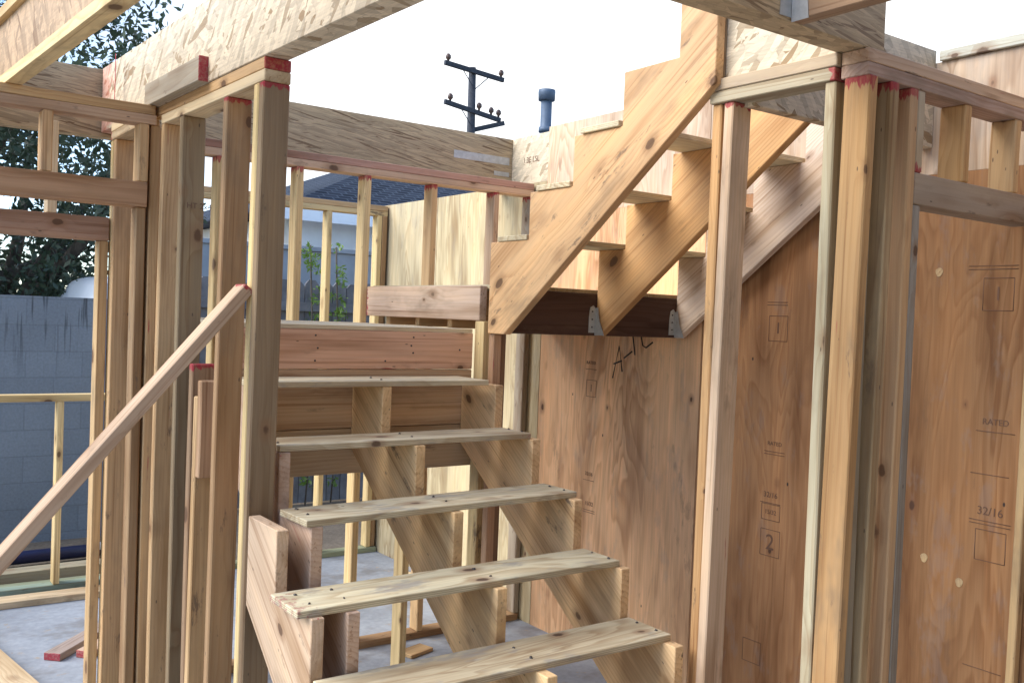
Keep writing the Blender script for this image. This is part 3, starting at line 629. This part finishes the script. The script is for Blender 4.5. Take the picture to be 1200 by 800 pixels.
# garage beyond the plywood wall with its flue
ga = thing('garage', 'low flat roofed garage mostly hidden behind the plywood wall', 'garage', (7.5, 8.9, -1.86)); board('wall', (5.6, 7.7, -1.88), (9.4, 10.6, 1.18), ga, None, 'stucco'); board('roof', (5.5, 7.6, 1.183), (9.5, 10.7, 1.28), ga, None, 'shingle')
board('door', (5.58, 8.2, -1.84), (5.598, 10.2, .4), ga, None, 'greywall')
fl = thing('flue_pipe', 'dark metal flue pipe with capped top rising behind the plywood wall', 'flue', (6.79, 9.0, 1.28))
tubes('pipe', [[(6.79, 9.0, 1.28, .066), (6.785, 9.0, 2.56, .066)]], 'flue', fl, 16); tubes('collar', [[(6.788, 9.0, 2.18, .085), (6.787, 9.0, 2.24, .085)]], 'flue', fl, 16)
tubes('cap', [[(6.785, 9.0, 2.55, .098), (6.785, 9.0, 2.64, .102), (6.785, 9.0, 2.672, .10), (6.785, 9.0, 2.675, .05)]], 'flue', fl, 16)
# utility pole
up_ = thing('utility_pole', 'dark timber utility pole with three crossarms against the white sky', 'utility pole', (16.0, 25, -1.86))
tubes('pole', [[(16.06, 25, -1.9, .17), (15.98, 25, 5, .135), (15.94, 25, 7.62, .115)]], 'pole', up_, 12)
ar = []
for A, B in (((14.86, 24.86, 7.56), (17.02, 24.86, 7.40)), ((14.90, 24.86, 6.40), (16.95, 24.86, 6.14)), ((15.95, 25.1, 5.70), (17.03, 24.75, 6.05))):
    ar.append(beam_between('crossarm', A, B, .135, .10, up_, (.1, .1, .1), 'pole'))
for k, (A, B) in enumerate((((15.45, 24.80, 7.47), (15.93, 24.84, 6.95)), ((16.45, 24.80, 7.40), (15.97, 24.84, 6.95)), ((15.45, 24.80, 6.28), (15.93, 24.84, 5.75)))): beam_between('brace_strap', A, B, .03, .01, up_, (.1, .1, .1), 'pole')
for a, x, z in ((0, 14.98, 7.62), (0, 16.92, 7.48), (1, 16.15, 6.34), (1, 16.6, 6.27), (1, 16.88, 6.24), (1, 15.1, 6.45)):
    tubes('insulator', [[(x, 24.86, z - .05, .03), (x, 24.86, z + .04, .04), (x, 24.86, z + .08, .085), (x, 24.86, z + .16, .085), (x, 24.86, z + .22, .04)]], 'ceramic', up_, 8)
# vehicle whose roof tops the block wall
vn = thing('van', 'pale blue white vehicle roof showing above the block wall', 'van', (3.2, 10.3, -1.86))
prof = [(px + .16, pz) for px, pz in [(1.72, -1.45), (1.72, -.55), (1.90, -.02), (2.02, .20), (2.14, .262), (2.5, .285), (6.2, .27), (6.35, .15), (6.4, -1.45)]]
plate('body', prof, 1, 10.0, 11.7, vn, None, 'vanpaint', longv=(1, 0, 0), bevel=.03)
plate('windscreen', [(1.89, -.50), (2.045, -.06), (2.055, -.063), (1.90, -.50)], 1, 10.15, 11.55, vn, None, 'glass', longv=(1, 0, 0), bevel=0)
board('window', (2.3, 9.99, -.45), (3.3, 9.999, -.02), vn, None, 'glass')
for wx in (2.5, 5.5):
    for wy in (10.0, 11.52): tubes('wheel', [[(wx, wy - .02, -1.53, .32), (wx, wy + .2, -1.53, .32)]], 'rubber', vn, 20)

# unseen stucco wing added behind the lens to block low sky light
blocker = thing('sky_blocker_wing', 'added unseen stucco wing blocking low sky light on the near side of the new framing', 'house', (0, -1.3, -1.86))
board('wall', (-2.5, -1.6, -1.88), (7, -1.3, 2.3), blocker, None, 'bouncewall')
board('eave', (-2.6, -1.7, 2.303), (7.1, -.95, 2.36), blocker, None, 'fascia'); board('window', (1.0, -1.298, -.7), (2.4, -1.28, .5), blocker, None, 'glass')
# ------------------------------------------------------------------ trees and vines
def leaf_cloud(centres, radii, per, size, squash=.8, fx=None):
    V, F = [], []
    for c, r in zip(centres, radii):
        nn = int(per * random.uniform(.6, 1.3))
        d = rng.normal(size=(nn, 3)); d /= np.linalg.norm(d, axis=1)[:, None]; d *= (rng.random(nn) ** .45)[:, None] * r; d[:, 2] *= squash
        for p in d:
            P = Vector(c) + Vector(p); a = Vector(rng.normal(size=3)).normalized(); b = a.orthogonal().normalized(); b = Matrix.Rotation(random.uniform(0, 6.3), 3, a) @ b
            s = size * random.uniform(.6, 1.4); k = len(V)
            V += [P - a * s * .55, P + b * s * .24 - a * s * .05, P + a * s * .55, P - b * s * .24]; F.append((k, k + 1, k + 2, k + 3))
    return V, F
def tree(name, label, base, trunk, spread, hc, nclump, per, size, group, cr=1.0):
    t = thing(name, label, 'tree', base, group); bx, by, bz = base; paths = []
    top = (bx + trunk[0], by + trunk[1], bz + trunk[2])
    tr = [(bx + trunk[0] * f + .12 * math.sin(5 * f), by + trunk[1] * f, bz + trunk[2] * f, .24 * (1 - .55 * f)) for f in (0, .15, .35, .55, .8, 1)]
    paths.append(tr); cs, rs = [], []
    for i in range(nclump):
        a = random.uniform(0, 6.283); rr = math.sqrt(random.random()); hz = random.uniform(-1, 1)
        k = math.sqrt(max(.05, 1 - hz * hz * .8))
        c = (top[0] + spread[0] * rr * k * math.cos(a), top[1] + spread[1] * rr * k * math.sin(a), bz + hc + spread[2] * hz)
        cs.append(up(c)); rs.append(random.uniform(.45, .95) * cr)
        if i % 3 == 0:
            s = tr[random.choice((2, 3, 4, 5))]; mid = ((s[0] + c[0]) / 2 + random.uniform(-.25, .25), (s[1] + c[1]) / 2, (s[2] + c[2]) / 2 + random.uniform(-.1, .35))
            paths.append([(*s[:3], s[3] * .6), (*mid, s[3] * .35), (*c, .02)])
    tubes('trunk', paths, 'bark', t, 8)
    V, F = leaf_cloud(cs, rs, per, size); mesh_at('crown', V, F, 'leaf', t); return t
tree('leafy_tree', 'large dark leafy tree with leaning limbs behind the block wall', (1.55, 12.6, -1.86), (-.3, .3, 3.6), (3.1, 2.4, 2.35), 4.0, 76, 380, .10, 'trees behind the block wall', 1.0)
tree('leafy_tree', 'darker tree crown filling the gap at the far left edge', (-2.6, 12.2, -1.86), (.3, .2, 3.4), (2.6, 2.2, 2.3), 3.6, 60, 400, .10, 'trees behind the block wall', 1.0)
def vine(label, x, y, z0, z1, wid, nn, group):
    t = thing('climbing_vine', label, 'vine', (x, y, z0), group); pts = [(x + .04 * math.sin(4 * f), y, z0 + (z1 - z0) * f, .008) for f in np.linspace(0, 1, 9)]
    tubes('stem', [pts], 'bark', t, 6)
    cs = [up((x + random.uniform(-wid, wid), y + random.uniform(-.06, .06), z0 + (z1 - z0) * random.random() ** .8)) for _ in range(nn)]
    V, F = leaf_cloud(cs, [.07] * nn, 16, .042); mesh_at('leaves', V, F, 'vine', t)
vine('yellow green vine climbing left of the two by the fence', 3.66, 8.38, -1.84, .60, .09, 40, 'vines on the fence'); vine('yellow green vine topping the fence, right of the two', 3.93, 8.40, -1.84, .60, .06, 34, 'vines on the fence')

# ------------------------------------------------------------------ camera
f_px = 1119.31; roll, pitch, yaw = .0389850852, .0252091654, .619742080
fw = Vector((math.sin(yaw) * math.cos(pitch), math.cos(yaw) * math.cos(pitch), -math.sin(pitch))); rt = Vector((math.cos(yaw), -math.sin(yaw), 0)); dn = fw.cross(rt)
c_, s_ = math.cos(roll), math.sin(roll); R0 = c_ * rt - s_ * dn; D0 = c_ * dn + s_ * rt
cam = bpy.data.cameras.new('camera'); co = bpy.data.objects.new('camera', cam); COL.objects.link(co)
cam.sensor_width = 36; cam.lens = 36 * f_px / 1200; cam.clip_start = .05; cam.clip_end = 2000
co.matrix_world = Matrix.Translation((0, 0, Z0)) @ Matrix((R0, -D0, -fw)).transposed().to_4x4(); S.camera = co

# ------------------------------------------------------------------ light
EL, AZ = math.radians(40), math.radians(-70)      # azimuth from +Y towards +X
sd = Vector((math.sin(AZ) * math.cos(EL), math.cos(AZ) * math.cos(EL), math.sin(EL)))
sun = bpy.data.lights.new('sun', 'SUN'); sun.energy = 1.3; sun.angle = math.radians(48); sun.color = (1, .95, .88)
so = bpy.data.objects.new('sun', sun); COL.objects.link(so); so.rotation_euler = sd.to_track_quat('Z', 'Y').to_euler(); so.location = (4, 6, 8)
w = bpy.data.worlds.new('World'); S.world = w; w.use_nodes = True; t = w.node_tree; t.nodes.clear()
sk = t.nodes.new('ShaderNodeTexSky'); sk.sky_type = 'NISHITA'; sk.sun_disc = False; sk.sun_elevation = EL; sk.sun_rotation = AZ; sk.dust_density = .2; sk.ozone_density = 1.8; sk.air_density = .8
bg = t.nodes.new('ShaderNodeBackground'); bg.inputs[1].default_value = .088; ou = t.nodes.new('ShaderNodeOutputWorld')
# a bright thin cloud veil over the far right half of the sky
tc = t.nodes.new('ShaderNodeTexCoord'); dt = t.nodes.new('ShaderNodeVectorMath'); dt.operation = 'DOT_PRODUCT'; dt.inputs[1].default_value = Vector((.66, .64, .39)).normalized()
t.links.new(tc.outputs['Generated'], dt.inputs[0])
cn = t.nodes.new('ShaderNodeTexNoise'); cn.inputs['Scale'].default_value = 3.2; cn.inputs['Detail'].default_value = 6; cn.inputs['Roughness'].default_value = .6
t.links.new(tc.outputs['Generated'], cn.inputs['Vector'])
ma = t.nodes.new('ShaderNodeMath'); ma.operation = 'MULTIPLY_ADD'; ma.inputs[1].default_value = .26; t.links.new(cn.outputs['Fac'], ma.inputs[0]); t.links.new(dt.outputs['Value'], ma.inputs[2])
mr = t.nodes.new('ShaderNodeMapRange'); mr.interpolation_type = 'SMOOTHSTEP'; mr.inputs[1].default_value = .90; mr.inputs[2].default_value = 1.09; mr.inputs[3].default_value = .02; t.links.new(ma.outputs[0], mr.inputs[0])
mx = t.nodes.new('ShaderNodeMix'); mx.data_type = 'RGBA'; mx.inputs[7].default_value = (4.2, 4.3, 4.4, 1); t.links.new(mr.outputs[0], mx.inputs[0]); t.links.new(sk.outputs[0], mx.inputs[6])
t.links.new(mx.outputs[2], bg.inputs[0]); t.links.new(bg.outputs[0], ou.inputs[0])
S.view_settings.view_transform = 'Standard'; S.view_settings.look = 'None'; S.view_settings.exposure = 2.1; S.view_settings.gamma = 1
S.cycles.use_denoising = True; S.cycles.max_bounces = 8; S.cycles.diffuse_bounces = 5
